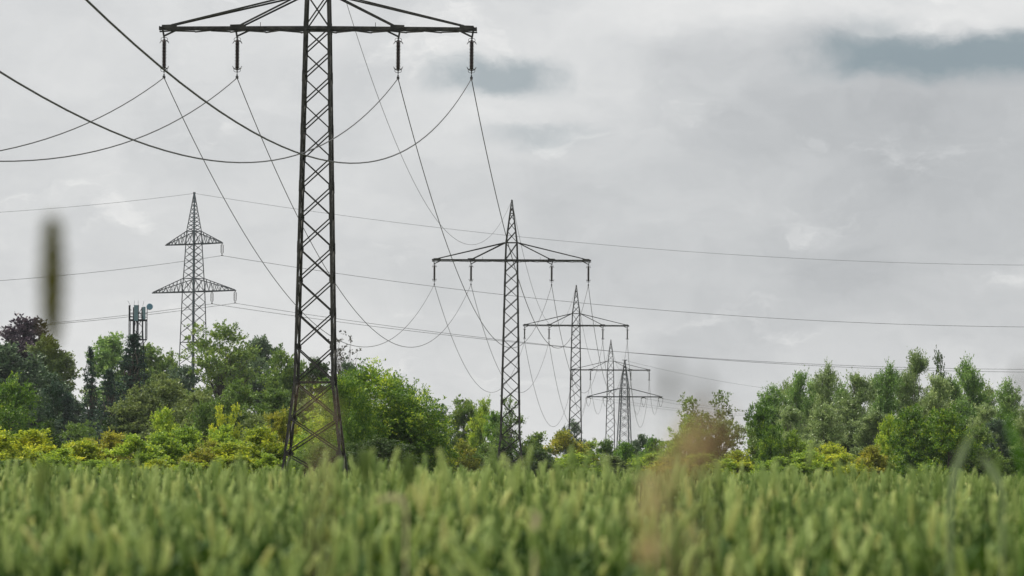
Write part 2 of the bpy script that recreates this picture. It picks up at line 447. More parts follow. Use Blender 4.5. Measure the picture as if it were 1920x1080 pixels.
def tatt(x, y, z):
    c, s = math.cos(TP_RZ), math.sin(TP_RZ)
    return Vector((TP.location.x + x*c - y*s, TP.location.y + x*s + y*c, TP.location.z + z))

# ------------------------------------------------------------------ wires
def wire(A, B, sag, r, label, group, name='power_line', n=56, cat='power line', bundle=0):
    mb = MB()
    def run(off):
        mb.tube([A.lerp(B, t/n) - Vector((0, 0, 4*sag*(t/n)*(1-t/n))) + off for t in range(n+1)], r, 6)
    run(Vector((0, 0, 0)))
    if bundle: run(Vector((.0, .0, -bundle)))
    o = mb.mesh(name, M_WIRE, True)
    # put the object's origin at the wire's start
    o.transform(Matrix.Translation(-A)); ob = link_mesh(name, o, None); ob.location = A
    tag(ob, label, cat, group); return ob
g1 = 'conductors of the railway power line'
XA = [-6.15, -3.22, 3.22, 6.15]; nm = ['outer left', 'inner left', 'inner right', 'outer right']
dirv = Vector((7.74, 180, 0)) / 180
O0 = Vector((-15.5, 0, 0))
near_lab = ['wire rising from the left picture edge to the outer left insulator of the large pylon',
            'wire from the left picture edge to the inner left insulator of the large pylon',
            'thick wire crossing low behind the large pylon up to its inner right insulator',
            'thickest wire sweeping from the top left to the outer right insulator of the large pylon']
c_, s_ = math.cos(LINE_RZ), math.sin(LINE_RZ)
for k, x in enumerate(XA):
    A = att(0, x, ARM_H - 1.97)
    B = Vector((O0.x + x*c_, .0, CZ + 13.2))
    wire(A, B, 7.5, .019, near_lab[k], g1)
ord_ = ['large nearest', 'second', 'third', 'fourth']
sags = [7.6, 7.3, 8.6]
for i in range(3):
    for k, x in enumerate(XA):
        wire(att(i, x, ARM_H-1.97), att(i+1, x, ARM_H-1.97), sags[i], [.018, .02, .024][i],
             f'{nm[k]} wire sagging between the {ord_[i]} and the {ord_[i+1]} pylon of the line', g1)
for k, x in enumerate(XA):
    tx = [-7.0, -3.7, 3.7, 7.0][k]
    wire(att(3, x, ARM_H-1.97), tatt(tx, -2.1, 12.9), 4.0, .026, f'{nm[k]} wire from the fourth pylon to the tension pylon', g1)
# earth wire along the peaks
g2 = 'earth wires along the pylon peaks'
wire(att(0, 0, 23.1), Vector((O0.x, 0, CZ+20.5)), 7.6, .011, 'thin earth wire from the unseen top of the large pylon back over the field', g2, 'earth_wire')
for i in range(3):
    wire(att(i, 0, 23.1), att(i+1, 0, 23.1), [7.7, 7.3, 7.5][i], [.012, .015, .018][i],
         f'thin earth wire sagging between the tips of the {ord_[i]} and {ord_[i+1]} pylon', g2, 'earth_wire')
wire(att(3, 0, 23.1), tatt(0, 0, 20.1), 3, .02, 'short thin earth wire from the fourth pylon tip to the tension pylon tip', g2, 'earth_wire')
E = at(1620, 742, 1050)
wire(tatt(0, 0, 20.1), E, 1.5, .02, 'faint earth wire running from the tension pylon tip down towards the right trees', g2, 'earth_wire')
for k, (tx, py) in enumerate([(-7, 775), (-3.7, 772), (3.7, 768), (7, 765)]):
    wire(tatt(tx, 2.1, 12.9), at(1600 + 12*k, py, 1050), 1.8, .022, f'faint {nm[k]} wire leaving the tension pylon for the right trees', g1)

# ------------------------------------------------------------------ distant two-level pylon
def danube_pylon():
    root = empty('two_level_pylon', (0, 0, 0))
    H0 = 37.0                                    # lower arm above ground
    lv = [(0, 2.6), (H0, 1.62), (H0+2.6, 1.50), (H0+9.4, 1.18), (H0+11.9, 1.08), (H0+19.5, .09)]
    nd = list(np.linspace(0, H0, 19)) + [H0+2.6] + list(np.linspace(H0+2.6, H0+9.4, 6)[1:]) + [H0+11.9] + list(np.linspace(H0+11.9, H0+18.9, 10)[1:])
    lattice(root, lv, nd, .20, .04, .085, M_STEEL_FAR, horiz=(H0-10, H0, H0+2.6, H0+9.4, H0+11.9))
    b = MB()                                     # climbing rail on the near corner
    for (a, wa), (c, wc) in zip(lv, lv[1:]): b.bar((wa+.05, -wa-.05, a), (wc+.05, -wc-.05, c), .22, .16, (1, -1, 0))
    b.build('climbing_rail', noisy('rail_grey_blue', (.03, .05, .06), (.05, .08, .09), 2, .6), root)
    for z0, zt, half, nseg in ((H0, H0+2.6, 12.0, 8), (H0+9.4, H0+11.9, 8.2, 6)):
        w0 = hw(lv, z0); wt = hw(lv, zt)
        for sx in (-1, 1):
            a = MB()
            def lo(t, sy): return Vector((sx*(w0 + (half-w0)*t), sy*(w0*(1-t) + .1*t), z0))
            def up(t, sy): return Vector((sx*(wt + (half-.3-wt)*t), sy*(wt*(1-t) + .1*t), zt + (z0+.15-zt)*t))
            for sy in (-1, 1):
                a.bar(lo(0, sy), lo(1, sy), .20, .12, (0, 1, 0)); a.bar(up(0, sy), up(1, sy), .15, .10, (0, 1, 0))
                for i in range(nseg):
                    t0, t1 = i/nseg, (i+1)/nseg
                    a.bar(lo(t0, sy), up((t0+t1)/2, sy), .08, .06, (0, 1, 0)); a.bar(up((t0+t1)/2, sy), lo(t1, sy), .08, .06, (0, 1, 0))
            for i in range(nseg):
                s = 1 if i % 2 else -1
                a.bar(lo(i/nseg, s), lo((i+1)/nseg, -s), .08, .06, (0, 0, 1))
            a.build('crossarm', M_STEEL_FAR, root)
    # strings hang only on the right-hand circuit
    for x, z in ((8.1, H0+9.4), (11.9, H0), (5.3, H0)):
        k = MB()
        for s in (-1, 1):
            k.tube([(x, 0, z-.1), (x + s*.28, 0, z-.5), (x + s*.28, 0, z-1.9), (x, 0, z-2.35)], [.04, .085, .085, .04], 8)
        k.box((x, 0, z-2.45), (.3, .3, .15)); k.build('insulator', M_INS, root)
    b = MB(); b.box((0, 0, H0+19.45), (.35, .35, .4)); b.build('peak_cap', M_STEEL_FAR, root)
    return root, H0
DP, DH = danube_pylon(); p = at(363, 547, 890)
DP.location = (p.x, p.y, p.z - DH); DRZ = R(-43); DP.rotation_euler = (0, 0, DRZ)
tag(DP, 'distant tall pylon with two lattice crossarms standing behind the left trees', 'pylon')
for sx in (-1, 1):
    for sy in (-1, 1):
        b = MB(); b.lathe([(.7, -3.5), (.6, .2)], (sx*2.6, sy*2.6, 0), 10); b.build('footing', M_CONC, DP)
def datt(x, z):
    c, s = math.cos(DRZ), math.sin(DRZ)
    return Vector((DP.location.x + x*c, DP.location.y + x*s, DP.location.z + z))
def through(A, B, px, py):
    """sag that carries the wire A-B through the sight line of a photo point"""
    best = None
    for i in range(1, 400):
        t = i/400; P_ = A.lerp(B, t); q = P_ - CAM
        xx = 960 + F*q.dot(RV)/q.y
        e = abs(xx - px)
        if best is None or e < best[0]: best = (e, t, P_)
    _, t, P_ = best
    zt = at(px, py, P_.y).z
    return (P_.z - zt) / (4*t*(1-t))
g3 = 'conductors of the distant two-level line'
runs = [((0, 19.4), (1920, 497), (0, 398), .032, 0, 'thin top earth wire', 'earth_wire', g2),
        ((8.1, 6.95), (1920, 613), (0, 526), .042, 0, 'upper conductor', 'power_line', g3),
        ((11.9, -2.5), (1700, 693), (60, 611), .042, 0, 'outer lower conductor', 'power_line', g3),
        ((5.3, -2.5), (1700, 689), (70, 608), .042, 0, 'inner lower conductor', 'power_line', g3)]
for (x, dz), pr, pl, r, bun, lab, nme, gg in runs:
    z = DH + dz if dz < 5 else DH + dz
    if x == 8.1: z = DH + 9.4 - 2.5
    A = datt(x, z)
    B = Vector((0, 0, 0)) + at(3080, 890, 970); B.z = A.z * .99 + (0 if x else 0)
    B.x += x*.7; 
    C_ = at(-1750, 890, 770); C_.z = A.z*1.0
    C_.x += x*.7
    wire(A, B, through(A, B, *pr), r, f'{lab} of the distant pylon crossing the sky to the right edge', gg, nme, 70, bundle=bun)
    wire(A, C_, through(A, C_, *pl), r, f'{lab} of the distant pylon running to the left edge', gg, nme, 50, bundle=bun)

# ------------------------------------------------------------------ radio mast behind the trees
def radio_mast():
    Y = 430; top = at(259, 572, Y); root = empty('radio_mast', (top.x, top.y, ground_z(Y)))
    zt = top.z - ground_z(Y); s = Y / F                      # one photo pixel in metres there
    rr = 17 * s; zc1 = zt - 66*s; zmid = zt - 30*s
    b = MB()
    for i in range(3):
        a = 2*PI*i/3 + .4; p0 = (1.1*math.cos(a), 1.1*math.sin(a), 0); p1 = (.38*math.cos(a), .38*math.sin(a), zt-.3); b.tube([p0, p1], .06, 6)
        a2 = 2*PI*(i+1)/3 + .4
        for k in range(16):
            t0, t1 = k/16, (k+1)/16
            r0, r1 = 1.1 - .72*t0, 1.1 - .72*t1
            b.bar((r0*math.cos(a), r0*math.sin(a), t0*zt), (r1*math.cos(a2), r1*math.sin(a2), t1*(zt-.3)), .05, .05)
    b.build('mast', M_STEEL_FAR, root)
    c = MB()
    for z, h in ((zc1, .10), (zmid, .16)):
        c.lathe([(rr, z), (rr, z+h)], (0, 0, 0), 16)
    for i in range(12):
        a = 2*PI*i/12 + .13; c.tube([(rr*math.cos(a), rr*math.sin(a), zc1+.1), (rr*math.cos(a), rr*math.sin(a), zmid + (1.5 if i % 3 == 0 else .02))], .035, 6)
    for z in (zmid + .38, zmid + .75):
        c.tube([(rr*math.cos(2*PI*i/16), rr*math.sin(2*PI*i/16), z) for i in range(17)], .025, 5, False)
    for i in range(4):
        a = 2*PI*i/4; c.bar((0, 0, zc1-1.2), (rr*.9*math.cos(a), rr*.9*math.sin(a), zc1), .05, .05)
    c.build('cage', M_STEEL_FAR, root)
    for i, a in enumerate((R(180), R(262), R(318), R(60), R(120))):
        k = MB(); x, y = (rr-.05)*math.cos(a), (rr-.05)*math.sin(a)
        w = .26 if i != 1 else .40
        k.box((0, 0, 0), (.16, w, 1.5 if i < 2 else 1.2)); k.box((-.14, 0, .3), (.12, .06, .06)); k.box((-.14, 0, -.3), (.12, .06, .06))
        o = k.build('antenna_panel', M_PANEL if i in (1, 2) else M_STEEL_FAR, root); o.location = (x, y, zt - .78); o.rotation_euler = (0, 0, a)
    d = MB(); d.lathe([(.05, -.22), (.30, -.10), (.31, .02), (.29, .06)], (0, 0, 0), 20)
    d.tube([(0, 0, -.2), (0, 0, -.42)], .05, 6)
    o = d.build('dish_antenna', M_DISH, root); o.location = (rr + .25, -.15, zt - .15); o.rotation_euler = (R(80), 0, R(15))
    w = MB()
    for x, dx in ((-.7, -.3), (-.4, .05), (0, 0), (.45, .1)): w.tube([(x, 0, zt-.1), (x+dx, 0, zt+.42)], .014, 5)
    w.build('whip_aerial', M_STEEL_FAR, root)
    tag(root, 'round radio mast top with antenna panels and a blue dish above the left trees', 'radio mast')
radio_mast()

# ------------------------------------------------------------------ foliage
def leaf_mesh(name, cen, ax, nr, ln, wd):
    """one kite-shaped face per leaf"""
    n = len(cen)
    ax = ax / np.linalg.norm(ax, axis=1, keepdims=True)
    sd_ = np.cross(ax, nr); sd_ /= (np.linalg.norm(sd_, axis=1, keepdims=True) + 1e-9)
    v = np.empty((n, 4, 3), np.float32)
    v[:, 0] = cen - ax * ln[:, None] * .5
    v[:, 1] = cen + sd_ * wd[:, None] * .5 - ax * ln[:, None] * .05
    v[:, 2] = cen + ax * ln[:, None] * .5
    v[:, 3] = cen - sd_ * wd[:, None] * .5 - ax * ln[:, None] * .05
    me = bpy.data.meshes.new(name)
    me.vertices.add(n*4); me.vertices.foreach_set('co', v.reshape(-1))
    me.loops.add(n*4); me.loops.foreach_set('vertex_index', np.arange(n*4, dtype=np.int32))
    me.polygons.add(n); me.polygons.foreach_set('loop_start', np.arange(0, n*4, 4, dtype=np.int32))
    me.polygons.foreach_set('loop_total', np.full(n, 4, np.int32))
    me.update(calc_edges=True)
    return me

def prof(kind, u):
    u = np.clip(u, 0, 1)
    if kind == 'dome': return np.sqrt(np.clip(1 - u**2.4, 0, 1)) * (.86 + .14*np.sin(u*3))
    if kind == 'egg': return np.clip(np.sin(PI*(u*.90+.07)), 0, 1)**.6
    if kind == 'flame': return np.clip(np.sin(PI*(u**.62*.93+.06)), 0, 1)**.7 * (1 - .25*u)
    if kind == 'tall': return np.clip(np.sin(PI*(u**.62*.93+.06)), 0, 1)**.85
    if kind == 'cone': return (1-u)**.85*.96 + .04
    if kind == 'spire': return (1-u)**.55*.9 + .1*(1-u)
    if kind == 'umbrella': return np.clip(np.sin(PI*(u**1.5*.86+.10)), 0, 1)**.6
    return np.ones_like(u)

def make_plant(seed, W_, H_, base, kind, nc, nl, leaf, wl, cr, flat=.6, inner=.25, spray=0., rough=.22, sprig=.12, bark=None, limbs=14, droop=0., trunk_r=None, M=16, up=.35, tw=1.5):
    """returns (trunk mesh, crown mesh) of a plant W_ wide and H_ high; crown starts at base.
    Limbs carry bunches, bunches carry twigs, twigs carry leaves."""
    rg = np.random.default_rng(seed)
    R0 = W_/2; straight = kind in ('cone', 'spire')
    if straight:
        u = rg.uniform(0, 1, nc)**1.25; th = rg.uniform(0, 2*PI, nc)
        u = np.clip((np.floor(u*22) + .5 + rg.normal(0, .22, nc))/22, 0, 1)       # whorls
        rad = prof(kind, u) * (1 + rough*rg.normal(0, 1, nc))
        fr = np.where(rg.uniform(0, 1, nc) < inner, rg.uniform(.1, .7, nc), rg.uniform(.7, 1.05, nc))
        rr = rad*fr*R0*.95
        C = np.stack([rr*np.cos(th), rr*np.sin(th), base + (H_-base)*u - droop*rr], 1)
        crs = cr * rg.uniform(.45, 1.2, nc) * (.35 + .65*(1-u))
    else:
        # limb centres spread over the envelope, each with its own reach
        ui = (np.arange(M) + rg.uniform(.1, .9, M))/M; ui = rg.permutation(ui)
        ti = (np.arange(M)*2.399 + rg.uniform(-.5, .5, M))
        ri = prof(kind, ui) * rg.uniform(.45, .88, M) * R0
        LC = np.stack([ri*np.cos(ti), ri*np.sin(ti), base + (H_-base)*(.08 + .80*ui)], 1)
        lr = R0 * rg.uniform(.26, .50, M) * (.65 + .5*prof(kind, ui))
        k = rg.choice(M, nc, p=lr**2/np.sum(lr**2))
        d = rg.normal(size=(nc, 3)); d /= np.linalg.norm(d, axis=1, keepdims=True)
        q = np.where(rg.uniform(0, 1, nc) < inner, rg.uniform(.1, .7, nc), rg.uniform(.75, 1.0, nc))
        q = np.where(rg.uniform(0, 1, nc) < sprig, rg.uniform(1.05, 1.4, nc), q)
        C = LC[k] + d * (lr[k]*q)[:, None] * np.array([1, 1, .62 + .25*up])
        nb = nc // 5                                                               # some fill around the stem
        C[:nb, :2] *= .45
        C[:, 2] = np.maximum(C[:, 2], base*.6 + cr*.25)
        z = C[:, 2]; zt = np.percentile(z, 99.3); C[:, 2] = np.where(z > base, base + (z - base)*(H_ - cr*.6 - base)/(zt - base), z)
        rr = np.hypot(C[:, 0], C[:, 1]); C[:, :2] *= (R0 - cr*.5)/np.percentile(rr, 96)
        crs = cr * rg.uniform(.5, 1.2, nc) * np.where(q > 1, .6, 1)
    per = 9
    ntw = np.maximum(2, (nl/per*(crs/cr)**1.6).astype(int))
    tc_ = np.repeat(np.arange(nc), ntw); nt_ = len(tc_)
    cen0 = np.array([0, 0, base + (H_-base)*.35])
    ow = C[tc_] - cen0; ow /= (np.linalg.norm(ow, axis=1, keepdims=True) + 1e-6)
    d = rg.normal(size=(nt_, 3)); d /= np.linalg.norm(d, axis=1, keepdims=True)
    d[:, 2] *= flat
    tb = C[tc_] + d * crs[tc_][:, None] * (rg.uniform(0, 1, nt_)**.5)[:, None] * .75
    td = ow*(.55 + spray*.5) + d*.8 + rg.normal(size=(nt_, 3))*.25; td[:, 2] = td[:, 2]*(1 - .5*min(1, spray)) + up
    td /= np.linalg.norm(td, axis=1, keepdims=True)
    tl = crs[tc_] * tw * rg.uniform(.35, 1.0, nt_)
    li = np.repeat(np.arange(nt_), per); n = len(li)
    t = rg.uniform(0, 1, n); side = rg.normal(size=(n, 3))
    sag = .35 if spray else .12
    cen = tb[li] + td[li]*(tl[li]*t)[:, None] + side*leaf*.42*(1.1 - .7*t)[:, None]
    cen[:, 2] -= sag*tl[li]*t*t
    cen[:, 2] = np.maximum(cen[:, 2], .05)
    outward = ow[li]
    ax = td[li]*.8 + side*.55; ax[:, 2] -= .15
    nr = np.array([0, 0, 1.])*.7 + outward*.35 + rg.normal(size=(n, 3))*.55
    ln = leaf * rg.uniform(.6, 1.35, n)
    crown = leaf_mesh('crown', cen, ax, nr, ln, ln*wl)
    # trunk and limbs
    t = MB(); tr = trunk_r or H_*.016
    lean = rg.uniform(-.04, .04, 2)*H_
    hb = base + (H_-base)*(.8 if kind in ('cone', 'spire', 'tall') else .55)
    tp = lambda z: Vector((lean[0]*(z/H_)**2, lean[1]*(z/H_)**2, z))
    t.tube([tp(hb*k/6) - Vector((0, 0, .25 if k == 0 else 0)) for k in range(7)], [tr*(1.25 if k == 0 else 1 - .82*k/6) for k in range(7)], 8)
    order = rg.permutation(nc)[:limbs]
    for k in order:
        e = Vector(C[k]); z0 = max(base*.7 + .05*H_, min(hb*.95, e.z*rg.uniform(.45, .75)))
        s0 = tp(z0); mid = s0.lerp(e, .5) + Vector((rg.normal()*.02*H_, rg.normal()*.02*H_, .04*H_ if kind != 'cone' else 0))
        r0 = tr*.45*(1 - .5*z0/H_)
        t.tube([s0, s0.lerp(mid, .5) + Vector((0, 0, .01*H_)), mid, mid.lerp(e, .5), e], [r0, r0*.8, r0*.6, r0*.4, r0*.15], 5)
    trunk = t.mesh('trunk', bark or M_BARK, True)
    return trunk, crown

KINDS = {}
def kind(name, W_, H_, n_var, seed, leafmat, **k):
    KINDS[name] = (W_, H_, [make_plant(seed+i*17, W_, H_, **k) for i in range(n_var)])
kind('shrub', 3.0, 3.0, 4, 11, 'yellow', base=.12, kind='dome', nc=190, nl=110, leaf=.115, wl=.6, cr=.26, inner=.35, sprig=.14, limbs=16, M=12, up=.45)
kind('bush', 4.5, 5.0, 3, 61, 'green', base=.2, kind='dome', nc=260, nl=130, leaf=.14, wl=.58, cr=.36, inner=.4, sprig=.12, limbs=20, M=16, up=.45)
kind('sprays', 6.0, 5.4, 3, 99, 'lime', base=.05, kind='dome', nc=760, nl=85, leaf=.12, wl=.5, cr=.40, flat=.55, inner=.5, spray=.7, sprig=.10, limbs=40, M=26, up=.12, tw=1.9)
kind('round', 6.5, 10.0, 3, 141, 'green', base=.6, kind='egg', nc=330, nl=150, leaf=.21, wl=.6, cr=.52, inner=.4, sprig=.12, limbs=26, M=18)
kind('large', 8.0, 15.0, 3, 201, 'green', base=1.0, kind='egg', nc=380, nl=150, leaf=.29, wl=.62, cr=.68, inner=.4, sprig=.12, limbs=30, M=22)
kind('open', 8.5, 15.5, 1, 244, 'green', base=5.0, kind='umbrella', nc=170, nl=150, leaf=.24, wl=.6, cr=.66, flat=.6, inner=.2, sprig=.14, limbs=80, trunk_r=.22, M=22, up=.2)
kind('willow', 4.2, 8.0, 4, 301, 'silver', base=.1, kind='flame', nc=420, nl=150, leaf=.16, wl=.36, cr=.36, flat=1.0, inner=.42, sprig=.2, limbs=36, bark=M_BARKP, M=20, up=1.1, tw=2.3)
kind('spruce', 4.6, 13.5, 1, 401, 'spruce', base=.4, kind='cone', nc=520, nl=110, leaf=.26, wl=.30, cr=.50, flat=.45, inner=.3, spray=1.0, rough=.1, droop=.18, limbs=60, up=-.05, tw=1.6)
kind('narrow_spruce', 2.2, 13.0, 1, 431, 'spruce', base=.4, kind='spire', nc=460, nl=80, leaf=.22, wl=.30, cr=.34, flat=.5, inner=.3, spray=1.0, rough=.12, droop=.35, limbs=50, up=-.15, tw=1.7)
kind('twiggy', 3.0, 12.5, 1, 477, 'sparse', base=6.5, kind='egg', nc=80, nl=18, leaf=.16, wl=.6, cr=.45, flat=1, inner=.2, sprig=.3, limbs=78, trunk_r=.10, M=14, up=.6)
kind('juniper', 1.4, 3.6, 2, 501, 'lime', base=.1, kind='dome', nc=120, nl=80, leaf=.09, wl=.5, cr=.20, inner=.4, sprig=.2, limbs=12, M=12, up=1.2, tw=2.0)
kind('airy', 3.4, 6.5, 2, 541, 'green', base=.5, kind='tall', nc=150, nl=75, leaf=.12, wl=.6, cr=.32, flat=.9, inner=.25, sprig=.25, limbs=60, trunk_r=.05, M=14, up=.7, tw=1.9)

rngp = random.Random(5); WS = {'juniper': 1.0, 'airy': 1.15, 'narrow_spruce': 1.15, 'open': 1.2, 'willow': 1.18, 'shrub': 1.35, 'large': 1.18, 'round': 1.15, 'sprays': 1.08, 'spruce': 1.75, 'twiggy': 1.1}
def plant(kd, px, top, Y, wpx, leafname, label, cat='tree', var=None, group=None, sc_h=1.0):
    W_, H_, vs = KINDS[kd]
    tm, cm = vs[(var if var is not None else rngp.randrange(99)) % len(vs)]
    P0 = at(px, top, Y); gz = ground_z(Y)
    h = (P0.z - gz) * 1.0; w = wpx / F * Y * WS.get(kd, 1.12)
    nme = {'tree': 'tree', 'bush': 'bush', 'shrub': 'bush', 'conifer': 'conifer_tree', 'willow': 'willow_tree'}[cat]
    root = empty(nme, (P0.x, Y, gz), rngp.uniform(0, 6.28))
    root.scale = (w/W_, w/W_, h/H_*sc_h)
    t = bpy.data.objects.new('trunk' if cat not in ('bush', 'shrub') else 'stem', tm); c = bpy.data.objects.new('crown' if cat not in ('bush', 'shrub') else 'foliage', cm)
    for o in (t, c): col.objects.link(o); o.parent = root
    if not len(cm.materials): cm.materials.append(L[leafname])
    c.material_slots[0].link = 'OBJECT'; c.material_slots[0].material = L[leafname]
    tag(root, label, {'shrub': 'bush', 'willow': 'tree', 'conifer': 'tree'}.get(cat, cat), group)
    return root

